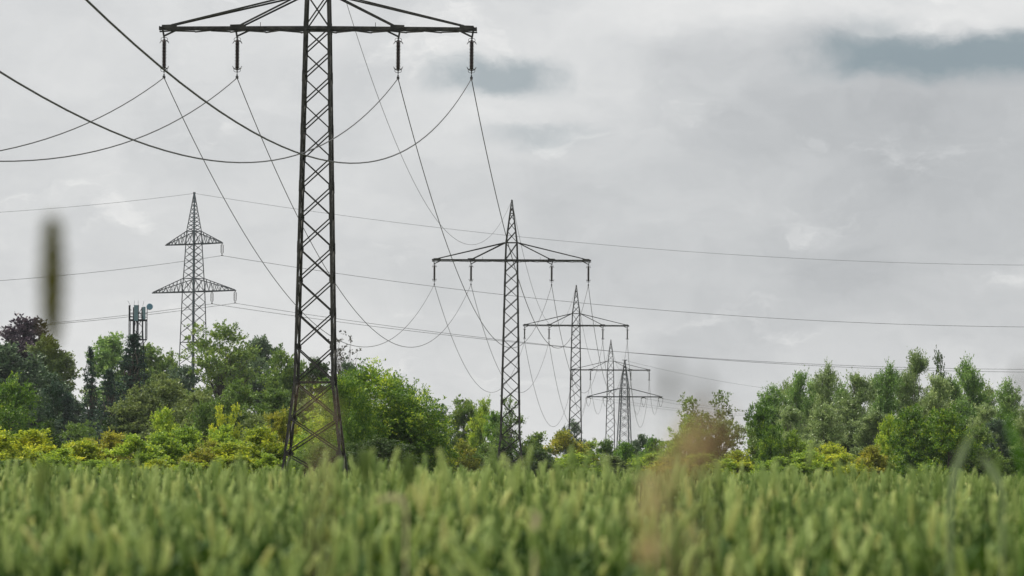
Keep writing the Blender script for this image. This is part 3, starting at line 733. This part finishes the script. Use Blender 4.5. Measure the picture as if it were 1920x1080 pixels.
gB = 'trees behind the hedge at the left'; gF = 'yellow-green bushes in front at the left'; gW = 'silvery willows at the right'
gC = 'trees and bushes behind the second pylon'; gR = 'bushes in front of the willows'; gM = 'trees of the middle left'
T = [
 # far left and left
 ('large', 38, 604, 480, 150, 'purple', 'dark purple-leaved beech at the top left end of the tree line', 'tree', gB),
 ('large', 92, 640, 470, 100, 'olive', 'thin-topped olive tree right beside the purple beech', 'tree', gB),
 ('large', 12, 648, 420, 150, 'blue', 'blue-green rounded tree at the left edge in front of the purple beech', 'tree', gB),
 ('large', 70, 690, 440, 120, 'blue', 'dark blue-green tree low below the olive one at the left', 'tree', gB),
 ('large', 106, 722, 430, 66, 'spruce', 'very dark tree filling the gap left of the narrow spruce', 'tree', gB),
 ('narrow_spruce', 170, 650, 425, 40, 'spruce', 'narrow pointed spruce standing free against the sky', 'conifer', gB),
 ('round', 140, 756, 440, 80, 'blue', 'small dull tree at the foot of the narrow spruce, on its left', 'tree', gB),
 ('large', 218, 636, 500, 112, 'silverg', 'pale green broadleaf tree left of the radio mast', 'tree', gB),
 ('large', 276, 650, 490, 100, 'green', 'pale green broadleaf tree right of the radio mast', 'tree', gB),
 ('spruce', 251, 628, 415, 92, 'spruce', 'broad dark spruce in front of the radio mast', 'conifer', gB),
 ('spruce', 205, 694, 410, 60, 'spruce', 'smaller dark spruce between the narrow and the broad one', 'conifer', gB),
 ('round', 322, 672, 500, 66, 'green', 'thin green tree top just left of the distant pylon foot', 'tree', gB),
 ('open', 416, 605, 450, 132, 'green', 'tall open-crowned tree with sky showing between its limbs', 'tree', gB),
 ('large', 484, 642, 470, 110, 'blue', 'dark green tree behind, right of the open-crowned tree', 'tree', gB),
 ('large', 350, 690, 480, 100, 'blue', 'dull tree under the left side of the open crown', 'tree', gB),
 ('large', 440, 715, 470, 140, 'blue', 'dull dark tree under the right side of the open crown', 'tree', gB),
 ('round', 532, 660, 400, 92, 'green', 'soft green rounded tree just left of the large pylon', 'tree', gB),
 ('large', 592, 676, 420, 90, 'dark', 'dark green tree seen through the large pylon', 'tree', gB),
 ('twiggy', 640, 626, 430, 78, 'sparse', 'nearly bare twiggy tree right behind the large pylon', 'tree', gB),
 ('round', 655, 682, 425, 60, 'blue', 'dark tree top peeping over the big bush right of the large pylon', 'tree', gB),
 ('round', 298, 712, 330, 140, 'olive', 'grey-olive rounded tree in the middle of the left trees', 'tree', gM),
 ('round', 362, 738, 335, 100, 'olive', 'lower grey-olive tree right of the taller olive one', 'tree', gM),
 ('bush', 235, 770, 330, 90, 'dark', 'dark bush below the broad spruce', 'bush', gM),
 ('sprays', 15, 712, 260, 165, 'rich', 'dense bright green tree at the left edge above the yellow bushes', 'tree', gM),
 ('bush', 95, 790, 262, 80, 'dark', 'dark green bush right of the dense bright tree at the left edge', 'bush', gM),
 ('bush', 150, 792, 300, 90, 'green', 'muted green bush below the narrow spruce', 'bush', gM),
 ('round', 448, 722, 310, 100, 'green', 'green tree under the open crown, right of the olive trees', 'tree', gM),
 ('round', 520, 735, 300, 120, 'green', 'muted green tree left of the large pylon foot', 'tree', gM),
 ('bush', 385, 752, 290, 80, 'green', 'muted green bush between the olive trees and the column bushes', 'bush', gM),
 ('bush', 580, 752, 290, 110, 'olive', 'olive bush behind the legs of the large pylon', 'bush', gM),
 ('juniper', 408, 762, 232, 38, 'yellow', 'left one of two yellow-tipped column bushes', 'bush', gM),
 ('juniper', 441, 764, 232, 42, 'yellow', 'right one of two yellow-tipped column bushes', 'bush', gM),
 ('bush', 312, 768, 232, 84, 'lime', 'lime green bush standing above the yellow row', 'bush', gM),
 ('bush', 345, 790, 240, 80, 'olive', 'dull olive bush right behind the lime green one', 'bush', gM),
 ('bush', 480, 775, 235, 90, 'olive', 'dull olive bush right of the two column bushes', 'bush', gM),
 # front row left
 ('shrub', 5, 812, 196, 110, 'yellow', 'yellow-green bush cut by the left picture edge', 'bush', gF),
 ('shrub', 66, 808, 198, 120, 'yellow', 'wide yellow-green bush next to the one at the left edge', 'bush', gF),
 ('shrub', 112, 842, 190, 90, 'lime', 'lime bush low in front of the wide yellow-green one', 'bush', gF),
 ('shrub', 150, 826, 200, 90, 'yellow', 'yellow-green bush below the muted green bush near the spruce', 'bush', gF),
 ('shrub', 200, 812, 202, 84, 'gold', 'golden bush left of the dark-hearted one', 'bush', gF),
 ('shrub', 255, 818, 196, 96, 'lime', 'green bush with a dark heart in the front row', 'bush', gF),
 ('shrub', 306, 812, 204, 84, 'lime', 'lime bush right beside the dark-hearted green bush', 'bush', gF),
 ('shrub', 355, 800, 206, 90, 'lime', 'lime bush under the left column bush', 'bush', gF),
 ('shrub', 392, 830, 196, 84, 'gold', 'golden-brown low bush in the front row', 'bush', gF),
 ('shrub', 442, 832, 190, 120, 'yellow', 'bright yellow bush left of the large pylon foot', 'bush', gF),
 ('shrub', 418, 800, 212, 84, 'lime', 'lime bush right under the two column bushes', 'bush', gF),
 ('shrub', 492, 800, 204, 90, 'yellow', 'yellowish bush just left of the large pylon legs', 'bush', gF),
 ('shrub', 535, 775, 208, 80, 'gold', 'golden bush behind the left leg of the large pylon', 'bush', gF),
 ('shrub', 300, 862, 188, 80, 'yellow', 'low yellow bush in front of the lime ones', 'bush', gF),
 ('shrub', 350, 866, 188, 70, 'lime', 'low lime bush right of the low yellow one', 'bush', gF),
 ('shrub', 30, 862, 188, 90, 'green', 'low mid-green bush at the left edge of the wheat', 'bush', gF),
 ('shrub', 180, 864, 188, 90, 'lime', 'low lime bush at the wheat edge below the golden bush', 'bush', gF),
 ('shrub', 505, 852, 189, 70, 'lime', 'low green bush touching the left foot of the large pylon', 'bush', gF),
 # centre
 ('sprays', 700, 686, 200, 240, 'rich', 'big bush with layered yellow-green sprays right of the large pylon', 'bush', None),
 ('sprays', 620, 742, 204, 160, 'lime', 'golden-tipped bush behind the legs of the large pylon', 'bush', None),
 ('sprays', 655, 704, 197, 120, 'rich', 'bright yellow-green shoulder bush left against the big layered bush', 'bush', None),
 ('sprays', 745, 706, 203, 150, 'rich', 'upper right shoulder of the layered bush mass right of the large pylon', 'bush', None),
 ('sprays', 768, 745, 200, 140, 'rich', 'green bush at the right flank of the big layered bush', 'bush', None),
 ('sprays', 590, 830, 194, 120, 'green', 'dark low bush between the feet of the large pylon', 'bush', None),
 ('sprays', 700, 822, 193, 190, 'dark', 'dark shaded bush at the foot of the big layered bush', 'bush', None),  # dark leaf colour stands in for the shade under the big bush
 ('bush', 825, 764, 440, 80, 'blue', 'blue-green tree far right of the big layered bush', 'tree', gC),
 ('round', 868, 750, 400, 76, 'green', 'rounded olive-green tree left of the second pylon, tallest of its clump', 'tree', gC),
 ('bush', 905, 752, 398, 64, 'lime', 'lime-tinged tree right in the clump left of the second pylon', 'tree', gC),
 ('round', 932, 775, 385, 60, 'bright', 'bright green tree touching the second pylon on its left', 'tree', gC),
 ('airy', 958, 748, 375, 66, 'green', 'airy young tree seen through the legs of the second pylon', 'tree', gC),
 ('bush', 820, 816, 300, 84, 'yellow', 'yellow-green bush right of the dark flank of the big bush', 'bush', gC),
 ('bush', 862, 826, 305, 80, 'gold', 'golden-green bush in front of the clump left of the second pylon', 'bush', gC),
 ('shrub', 906, 834, 372, 70, 'green', 'green bush left of the left foot of the second pylon', 'bush', gC),
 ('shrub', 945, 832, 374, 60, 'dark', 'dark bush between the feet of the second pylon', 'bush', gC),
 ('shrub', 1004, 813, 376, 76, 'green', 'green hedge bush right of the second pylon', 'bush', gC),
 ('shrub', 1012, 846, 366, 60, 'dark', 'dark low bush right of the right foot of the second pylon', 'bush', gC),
 ('round', 1073, 792, 800, 46, 'blue', 'far tree tinted blue for haze, seen through the third pylon', 'tree', None),
 ('shrub', 1062, 811, 378, 90, 'gold', 'golden bush below the third pylon', 'bush', gC),
 ('shrub', 1102, 829, 380, 66, 'lime', 'lime bush between the third and the fourth pylon', 'bush', gC),
 ('juniper', 1116, 822, 470, 16, 'olive', 'tiny lone sapling sticking up between the third and fourth pylon', 'bush', gC),
 ('shrub', 1142, 827, 384, 60, 'green', 'green bush below the fourth pylon', 'bush', gC),
 ('shrub', 1168, 831, 378, 52, 'bright', 'bright bush right below the tension pylon', 'bush', gC),
 ('shrub', 1202, 817, 430, 60, 'blue', 'grey-blue bush right of the tension pylon', 'bush', gC),
 ('shrub', 1228, 821, 400, 50, 'bright', 'bright bush at the foot of the round tree right of the tension pylon', 'bush', gC),
 ('shrub', 1080, 852, 366, 90, 'lime', 'low lime bush in front of the golden one below the third pylon', 'bush', gC),
 ('shrub', 1150, 856, 366, 90, 'olive', 'low olive bush in front, below the fourth pylon', 'bush', gC),
 ('shrub', 1215, 852, 366, 80, 'lime', 'low lime bush in front, right of the tension pylon', 'bush', gC),
 # right
 ('airy', 1292, 748, 300, 96, 'green', 'left half of the tree pair standing free left of the willows', 'tree', None),
 ('airy', 1350, 740, 302, 100, 'green', 'right and taller tree of the pair standing free left of the willows', 'tree', None),
 ('bush', 1285, 782, 298, 104, 'bright', 'dense green bush under the left tree of the free-standing pair', 'bush', None),
 ('bush', 1352, 785, 299, 96, 'olive', 'brownish olive bush under the right tree of the free-standing pair', 'bush', None),
 ('willow', 1448, 732, 325, 96, 'silverg', 'first willow at the left end of the willow row', 'willow', gW),
 ('willow', 1500, 706, 330, 74, 'silverg', 'willow with a pointed top, second in the row', 'willow', gW),
 ('willow', 1550, 694, 328, 78, 'silver', 'tall dark-tipped willow left of the paler broad one', 'willow', gW),
 ('willow', 1478, 770, 318, 90, 'silver', 'low silvery willow in front of the first two', 'willow', gW),
 ('willow', 1545, 765, 316, 100, 'silver', 'low silvery willow in front of the tall dark-tipped one', 'willow', gW),
 ('willow', 1608, 710, 326, 110, 'silver', 'pale broad willow in the middle of the row', 'willow', gW),
 ('willow', 1665, 694, 332, 90, 'silverg', 'greener willow between the pale broad one and the tallest', 'willow', gW),
 ('willow', 1718, 670, 334, 92, 'silver', 'tallest willow with a ragged top', 'willow', gW),
 ('airy', 1762, 666, 340, 56, 'dark', 'thin dark-leaved tree top beside the tallest willow', 'willow', gW),
 ('willow', 1760, 712, 330, 90, 'silver', 'silvery willow under the thin dark tree top', 'willow', gW),
 ('willow', 1815, 686, 330, 96, 'silverg', 'willow with a rounded dark top, right of the thin tree top', 'willow', gW),
 ('willow', 1845, 765, 322, 80, 'silver', 'low silvery willow behind the dark bush at the right', 'willow', gW),
 ('willow', 1888, 722, 325, 86, 'silverg', 'last willow before the right picture edge', 'willow', gW),
 ('willow', 1925, 770, 318, 70, 'silver', 'silvery willow cut by the right picture edge', 'willow', gW),
 ('willow', 1640, 775, 318, 110, 'silver', 'low silvery willow under the pale broad one', 'willow', gW),
 ('willow', 1872, 792, 314, 80, 'blue', 'dark blue-green tree low at the right, below the last willow', 'willow', gW),
 ('willow', 1474, 724, 336, 80, 'silver', 'silvery willow filling the gap between the first and the pointed one', 'willow', gW),
 ('willow', 1526, 722, 338, 80, 'silverg', 'green willow crown behind, between the pointed and the tall dark-tipped one', 'willow', gW),
 ('willow', 1580, 730, 338, 90, 'silverg', 'green willow crown behind the left side of the pale broad one', 'willow', gW),
 ('willow', 1640, 716, 340, 90, 'silver', 'silvery crown behind the right side of the pale broad willow', 'willow', gW),
 ('willow', 1692, 712, 342, 90, 'silverg', 'green crown left of the tallest willow', 'willow', gW),
 ('willow', 1788, 720, 342, 90, 'silverg', 'green crown between the thin dark top and the rounded dark-topped willow', 'willow', gW),
 ('willow', 1850, 732, 338, 90, 'silver', 'silvery crown left of the last willow', 'willow', gW),
 ('bush', 1428, 754, 285, 76, 'rich', 'upright dark-hearted green bush left of the willows', 'bush', gR),
 ('bush', 1446, 800, 282, 60, 'rich', 'dark bush beneath the upright one left of the willows', 'bush', gR),
 ('bush', 1492, 810, 284, 70, 'lime', 'lime bush in front of the low willows', 'bush', gR),
 ('bush', 1560, 832, 284, 90, 'yellow', 'yellow-green bush below the tall dark-tipped willow', 'bush', gR),
 ('bush', 1668, 782, 262, 66, 'lime', 'yellow-green bush left against the big dark bush', 'bush', gR),
 ('bush', 1712, 764, 256, 96, 'rich', 'left half of the big dark green bush before the willows', 'bush', gR),
 ('bush', 1778, 764, 254, 110, 'rich', 'right half of the big dark green bush before the willows', 'bush', gR),
 ('bush', 1748, 800, 258, 170, 'rich', 'dark lower bush before the big green one', 'bush', gR),
 ('bush', 1836, 800, 256, 80, 'green', 'green bush sloping down right of the big dark one', 'bush', gR),
 ('shrub', 1262, 856, 270, 90, 'gold', 'golden low bush at the wheat edge below the free-standing pair', 'bush', gR),
 ('shrub', 1325, 852, 272, 90, 'lime', 'lime low bush below the free-standing pair', 'bush', gR),
 ('shrub', 1388, 846, 274, 80, 'yellow', 'yellow low bush between the pair and the upright bush', 'bush', gR),
 ('shrub', 1455, 858, 262, 80, 'lime', 'low lime bush under the dark bush left of the willows', 'bush', gR),
 ('shrub', 1520, 846, 262, 90, 'lime', 'low lime bush below the lime one in front of the low willows', 'bush', gR),
 ('shrub', 1590, 852, 262, 90, 'yellow', 'low yellow bush at the wheat edge under the pale broad willow', 'bush', gR),
 ('shrub', 1640, 838, 258, 70, 'gold', 'low golden bush left of the big dark bush', 'bush', gR),
 ('bush', 1905, 842, 262, 90, 'dark', 'dark low bush in the right corner of the tree line', 'bush', gR),
 ('shrub', 1860, 858, 256, 80, 'green', 'low green bush at the wheat edge near the right corner', 'bush', gR),
]
for i, (kd, px, top, Y, wpx, lm, lab, cat, gg) in enumerate(T):
    plant(kd, px, top, Y, wpx, lm, lab, cat, i, gg)

# ------------------------------------------------------------------ wheat
def tuft(seed):
    rg = random.Random(seed); b = MB(); s = MB()
    nst = 7
    for i in range(nst):
        x, y = rg.uniform(-.16, .16), rg.uniform(-.16, .16)
        h = rg.gauss(.998, .070); lx, ly = rg.gauss(0, .035), rg.gauss(0, .035)
        P = lambda t: Vector((x + lx*t*t, y + ly*t*t, h*t))
        s.tube([P(0), P(.5), P(.8), P(1)], [.0035, .003, .0025, .002], 4, False)
        d = (P(1) - P(.9)).normalized() + Vector((rg.gauss(0, .22), rg.gauss(0, .22), 0)); d.normalize()
        e = P(1); n = 9; el = rg.uniform(.065, .105); rg_r = rg.uniform(.0052, .0076)
        pts = []; rs = []
        for k in range(n):
            t = k/(n-1); pts.append(e + d*el*t + Vector((0, 0, -.012*t*t)))
            rs.append(max(.0015, rg_r*math.sin(PI*(.12+.8*t))**.5*(1.12 if k % 2 else .82)))
        b.tube(pts, rs, 6)
        for k in range(rg.choice((2, 3, 3))):                      # leaves
            z0 = rg.uniform(.45, .93); a = rg.uniform(0, 2*PI); ll = rg.uniform(.12, .24); w = rg.uniform(.006, .011)
            o = P(z0); dx = Vector((math.cos(a), math.sin(a), 0)); sd_ = Vector((-math.sin(a), math.cos(a), 0))
            up = rg.uniform(.5, 1.2); kk = len(s.v)
            for q in range(5):
                t = q/4; c = o + dx*ll*t*.8 + Vector((0, 0, ll*(up*t - 1.0*t*t*rg.uniform(.7, 1.1))))
                ww = w*(1 - t**2)*.9 + .0006
                s.v += [c - sd_*ww, c + sd_*ww]
            for q in range(4): s.f.append((kk+2*q, kk+2*q+1, kk+2*q+3, kk+2*q+2))
    nb = len(s.v); me = bpy.data.meshes.new('wheat_tuft')
    me.from_pydata([tuple(v) for v in s.v] + [tuple(v) for v in b.v], [], list(s.f) + [tuple(i + nb for i in f) for f in b.f])
    me.materials.append(M_WSTEM); me.materials.append(M_WHEAT)
    mi = [0]*len(s.f) + [1]*len(b.f); me.polygons.foreach_set('material_index', mi); me.polygons.foreach_set('use_smooth', [True]*len(mi)); me.update()
    return bpy.data.objects.new('wheat_tuft', me)
tcol = bpy.data.collections.new('wheat tufts')
NT = 8
for i in range(NT): tcol.objects.link(tuft(900 + i))
rw = np.random.default_rng(3)
ptsl = []; d = 8.0
while d < 75:
    st = .235 + d*.0022
    half = .155*d + 3.0
    for x in np.arange(-half, half, st):
        ptsl.append((x + rw.uniform(-.5, .5)*st, d + rw.uniform(-.5, .5)*st))
    d += st
pts = np.array(ptsl); n = len(pts)
keep = rw.uniform(0, 1, n) < np.clip((pts[:, 1] - 7.2)/2.5, .25, 1)
pts = pts[keep]; n = len(pts)
print('wheat tufts', n)
me = bpy.data.meshes.new('wheat'); me.vertices.add(n)
co = np.zeros((n, 3), np.float32); co[:, :2] = pts; co[:, 2] = [ground_z(y) for y in pts[:, 1]]
me.vertices.foreach_set('co', co.reshape(-1))
def attr(nm_, data, typ='FLOAT'): a = me.attributes.new(nm_, typ, 'POINT'); a.data.foreach_set('value', data)
attr('rz', rw.uniform(0, 6.28, n).astype(np.float32))
# heights roll gently across the field
hgt = 1 + .014*np.sin(pts[:, 0]*1.9 + pts[:, 1]*.6) + .012*np.sin(pts[:, 0]*.7 - pts[:, 1]*.9) + rw.normal(0, .018, n)
attr('sc', hgt.astype(np.float32)); attr('ix', rw.integers(0, NT, n).astype(np.int32), 'INT')
wo_ = link_mesh('wheat', me, None); tag(wo_, 'ripening green wheat filling the foreground', 'wheat', None, 'stuff')
ng = bpy.data.node_groups.new('wheat scatter', 'GeometryNodeTree')
ng.interface.new_socket('Geometry', in_out='INPUT', socket_type='NodeSocketGeometry'); ng.interface.new_socket('Geometry', in_out='OUTPUT', socket_type='NodeSocketGeometry')
N = ng.nodes; gi = N.new('NodeGroupInput'); go = N.new('NodeGroupOutput')
ci = N.new('GeometryNodeCollectionInfo'); ci.inputs['Collection'].default_value = tcol; ci.inputs['Separate Children'].default_value = True; ci.inputs['Reset Children'].default_value = True
io = N.new('GeometryNodeInstanceOnPoints'); io.inputs['Pick Instance'].default_value = True
def na(nm_, t):
    q = N.new('GeometryNodeInputNamedAttribute'); q.data_type = t; q.inputs['Name'].default_value = nm_; return q.outputs['Attribute']
cx = N.new('ShaderNodeCombineXYZ'); cs = N.new('ShaderNodeCombineXYZ')
lk = ng.links.new
lk(gi.outputs[0], io.inputs['Points']); lk(ci.outputs[0], io.inputs['Instance'])
lk(na('rz', 'FLOAT'), cx.inputs[2]); lk(cx.outputs[0], io.inputs['Rotation'])
cs.inputs[0].default_value = 1; cs.inputs[1].default_value = 1; lk(na('sc', 'FLOAT'), cs.inputs[2]); lk(cs.outputs[0], io.inputs['Scale'])
lk(na('ix', 'INT'), io.inputs['Instance Index']); lk(io.outputs[0], go.inputs[0])
md = wo_.modifiers.new('scatter', 'NODES'); md.node_group = ng

# ------------------------------------------------------------------ single grasses standing over the wheat, close to the camera
def grass_head(px, y0, y1, Y, wpx, m, label, slant=0, stem=True, name='meadow_grass'):
    top_ = at(px + slant, y0, Y); bot = at(px, y1, Y); rz0 = Vector((bot.x - .02 - slant*.00005, Y, 0))
    root = empty(name, (rz0.x, Y, 0))
    rg = random.Random(int(px)); b = MB(); r = wpx/F*Y/2
    n = 14; L_ = (top_ - bot)
    pts = [bot + L_*(i/(n-1)) for i in range(n)]
    b.tube([p - root.location for p in pts], [r*max(.12, math.sin(PI*(.06+.88*i/(n-1)))**.45) for i in range(n)], 8)
    for i in range(260):                                          # spikelets on the head
        t = rg.uniform(.02, .98); a = rg.uniform(0, 2*PI); rr = r*math.sin(PI*(.06+.88*t))**.45
        c = bot + L_*t - root.location; o = Vector((math.cos(a), math.sin(a), 0))
        p0 = c + o*rr*.8; p1 = c + o*rr*1.35 + Vector((0, 0, .006))
        b.bar(p0, p1, .0016, .0012, (0, 0, 1))
    b.build('seed_head', m, root)
    s = MB(); s.tube([Vector((0, 0, 0)), (bot - root.location)*.6 + Vector((.005, 0, 0)), bot - root.location], [.002, .0016, .0012], 5); s.build('stem', M_WSTEM, root)
    tag(root, label, 'grass'); return root
grass_head(98, 408, 650, 3.7, 38, M_EAR, 'tall olive grass head standing alone and blurred at the left against the sky')
grass_head(1251, 700, 775, 2.6, 15, M_EARG, 'faint slanting grey grass head left of the free-standing tree pair', slant=8)
grass_head(1318, 722, 775, 2.6, 12, M_EARG, 'faint upright grey grass head above the free-standing tree pair')
grass_head(1187, 700, 800, 2.6, 6, M_EARG, 'very faint thin grass head in front of the tension pylon')
grass_head(1916, 700, 775, 3, 12, M_EARG, 'faint grey grass head at the right picture edge')
grass_head(684, 845, 905, 8.0, 20, M_WHEAT, 'green ear rising over the wheat right of the large pylon foot', name='tall_wheat_ear')
grass_head(766, 858, 915, 8.0, 20, M_WHEAT, 'green ear rising over the wheat below the dark bush flank', name='tall_wheat_ear')
grass_head(78, 868, 930, 8.0, 20, M_WHEAT, 'green ear rising over the wheat at the far left', name='tall_wheat_ear')

def panicle(px, y0, y1, Y, wpx, m, label, n=170, seed=0, dens=.42):
    base = at(px, y1, Y); root = empty('dry_grass', (base.x, Y, 0)); rg = random.Random(seed + px)
    top_ = at(px, y0, Y); Wm = wpx/F*Y/2; b = MB(); H = top_.z - base.z
    for i in range(int(n*dens)):
        t = rg.random(); a = rg.uniform(0, 2*PI); rr = Wm*(math.sin(PI*(.12+.8*t))**.7)*abs(rg.gauss(0, .55))
        c = Vector((rr*math.cos(a), rr*math.sin(a), base.z + H*t)); d_ = Vector((rg.gauss(0, .3), rg.gauss(0, .3), 1)).normalized()
        b.tube([c - d_*.006, c, c + d_*.006], [.0006, .0018, .0005], 5)
        if i % 4 == 0: b.tube([Vector((0, 0, base.z + H*max(0, t-.25))), c], .0004, 3, False)
    b.build('seed_head', m, root)
    s = MB(); s.tube([(0, 0, 0), (.004, 0, base.z*.6), (0, 0, base.z), (0, 0, base.z+H*.95)], [.0018, .0015, .001, .0005], 5); s.build('stem', m, root)
    tag(root, label, 'grass', 'dry feathery grasses in the wheat')
panicle(1320, 760, 872, 2.6, 150, M_PANP, 'pinkish brown feathery grass hazing the free-standing tree pair', 80)
panicle(1278, 790, 900, 2.8, 90, M_PAN, 'golden feathery grass left below the free-standing tree pair', 40)
panicle(1215, 890, 1060, 3.9, 90, M_PAN, 'tan feathery grass in the wheat left of the middle right', 150)
panicle(1245, 850, 960, 4.8, 60, M_PAN, 'tan feathery grass tip leaning over the wheat', 70)
panicle(600, 740, 900, 2.6, 110, M_PANP, 'thin reddish feathery grass before the large pylon foot', 14)

def blade(p_list, Y, wpx, m, label):
    pts = [at(x, y, Y) for x, y in p_list]; o0 = Vector((pts[0].x, Y, 0)); root = empty('grass_blade', o0)
    b = MB(); n = len(pts); w = wpx/F*Y/2
    full = [Vector((pts[0].x, Y, .0))] + pts
    for i, p_ in enumerate(full):
        t = max(0, i-1)/(n-1); ww = w*(1 - t**2.2)*(min(1, .25 + 1.2*t) if i else .2) + .0006
        d_ = (full[min(i+1, n)] - full[max(i-1, 0)]).normalized(); s = d_.cross(Vector((0, 1, 0))).normalized()
        q = p_ - o0
        b.v += [q - s*ww, q + Vector((0, .0015, 0)), q + s*ww]
    for i in range(n):
        k = i*3; b.f += [(k, k+1, k+4, k+3), (k+1, k+2, k+5, k+4)]
    b.build('blade', m, root)
    tag(root, label, 'grass blade')
blade([(1925, 900), (1912, 860), (1900, 815), (1886, 768)], 6, 18, M_BLADE, 'vivid green blade leaning in front of the last willow')
blade([(1782, 940), (1788, 890), (1806, 845), (1828, 800)], 8, 22, M_BLADEP, 'pale blade slanting up to the right before the dark bush')
blade([(1880, 930), (1872, 900), (1850, 868), (1838, 850)], 8, 18, M_BLADEP, 'pale blade slanting up to the left near the right corner')
blade([(1003, 1010), (1002, 985), (1008, 968), (993, 955)], 8, 18, M_STRAW, 'short pale straw piece sticking out of the wheat near the middle')
blade([(762, 960), (755, 935), (735, 931), (700, 940)], 8, 14, M_STRAW, 'pale bent straw lying across the wheat tops')

# ------------------------------------------------------------------ the air between here and the far pylons
hb = MB(); hb.box((0, 560, 41.5), (1500, 1240, 90)); hz = hb.build('haze', None)
hm = bpy.data.materials.new('thin_haze'); hm.use_nodes = True; ht = hm.node_tree; ht.nodes.clear()
hv = ht.nodes.new('ShaderNodeVolumePrincipled'); ho = ht.nodes.new('ShaderNodeOutputMaterial')
hv.inputs['Color'].default_value = (.80, .88, .96, 1); hv.inputs['Density'].default_value = .00006
ht.links.new(hv.outputs[0], ho.inputs['Volume']); hz.data.materials.append(hm)
tag(hz, 'thin pale haze over the fields', None, None, 'stuff')
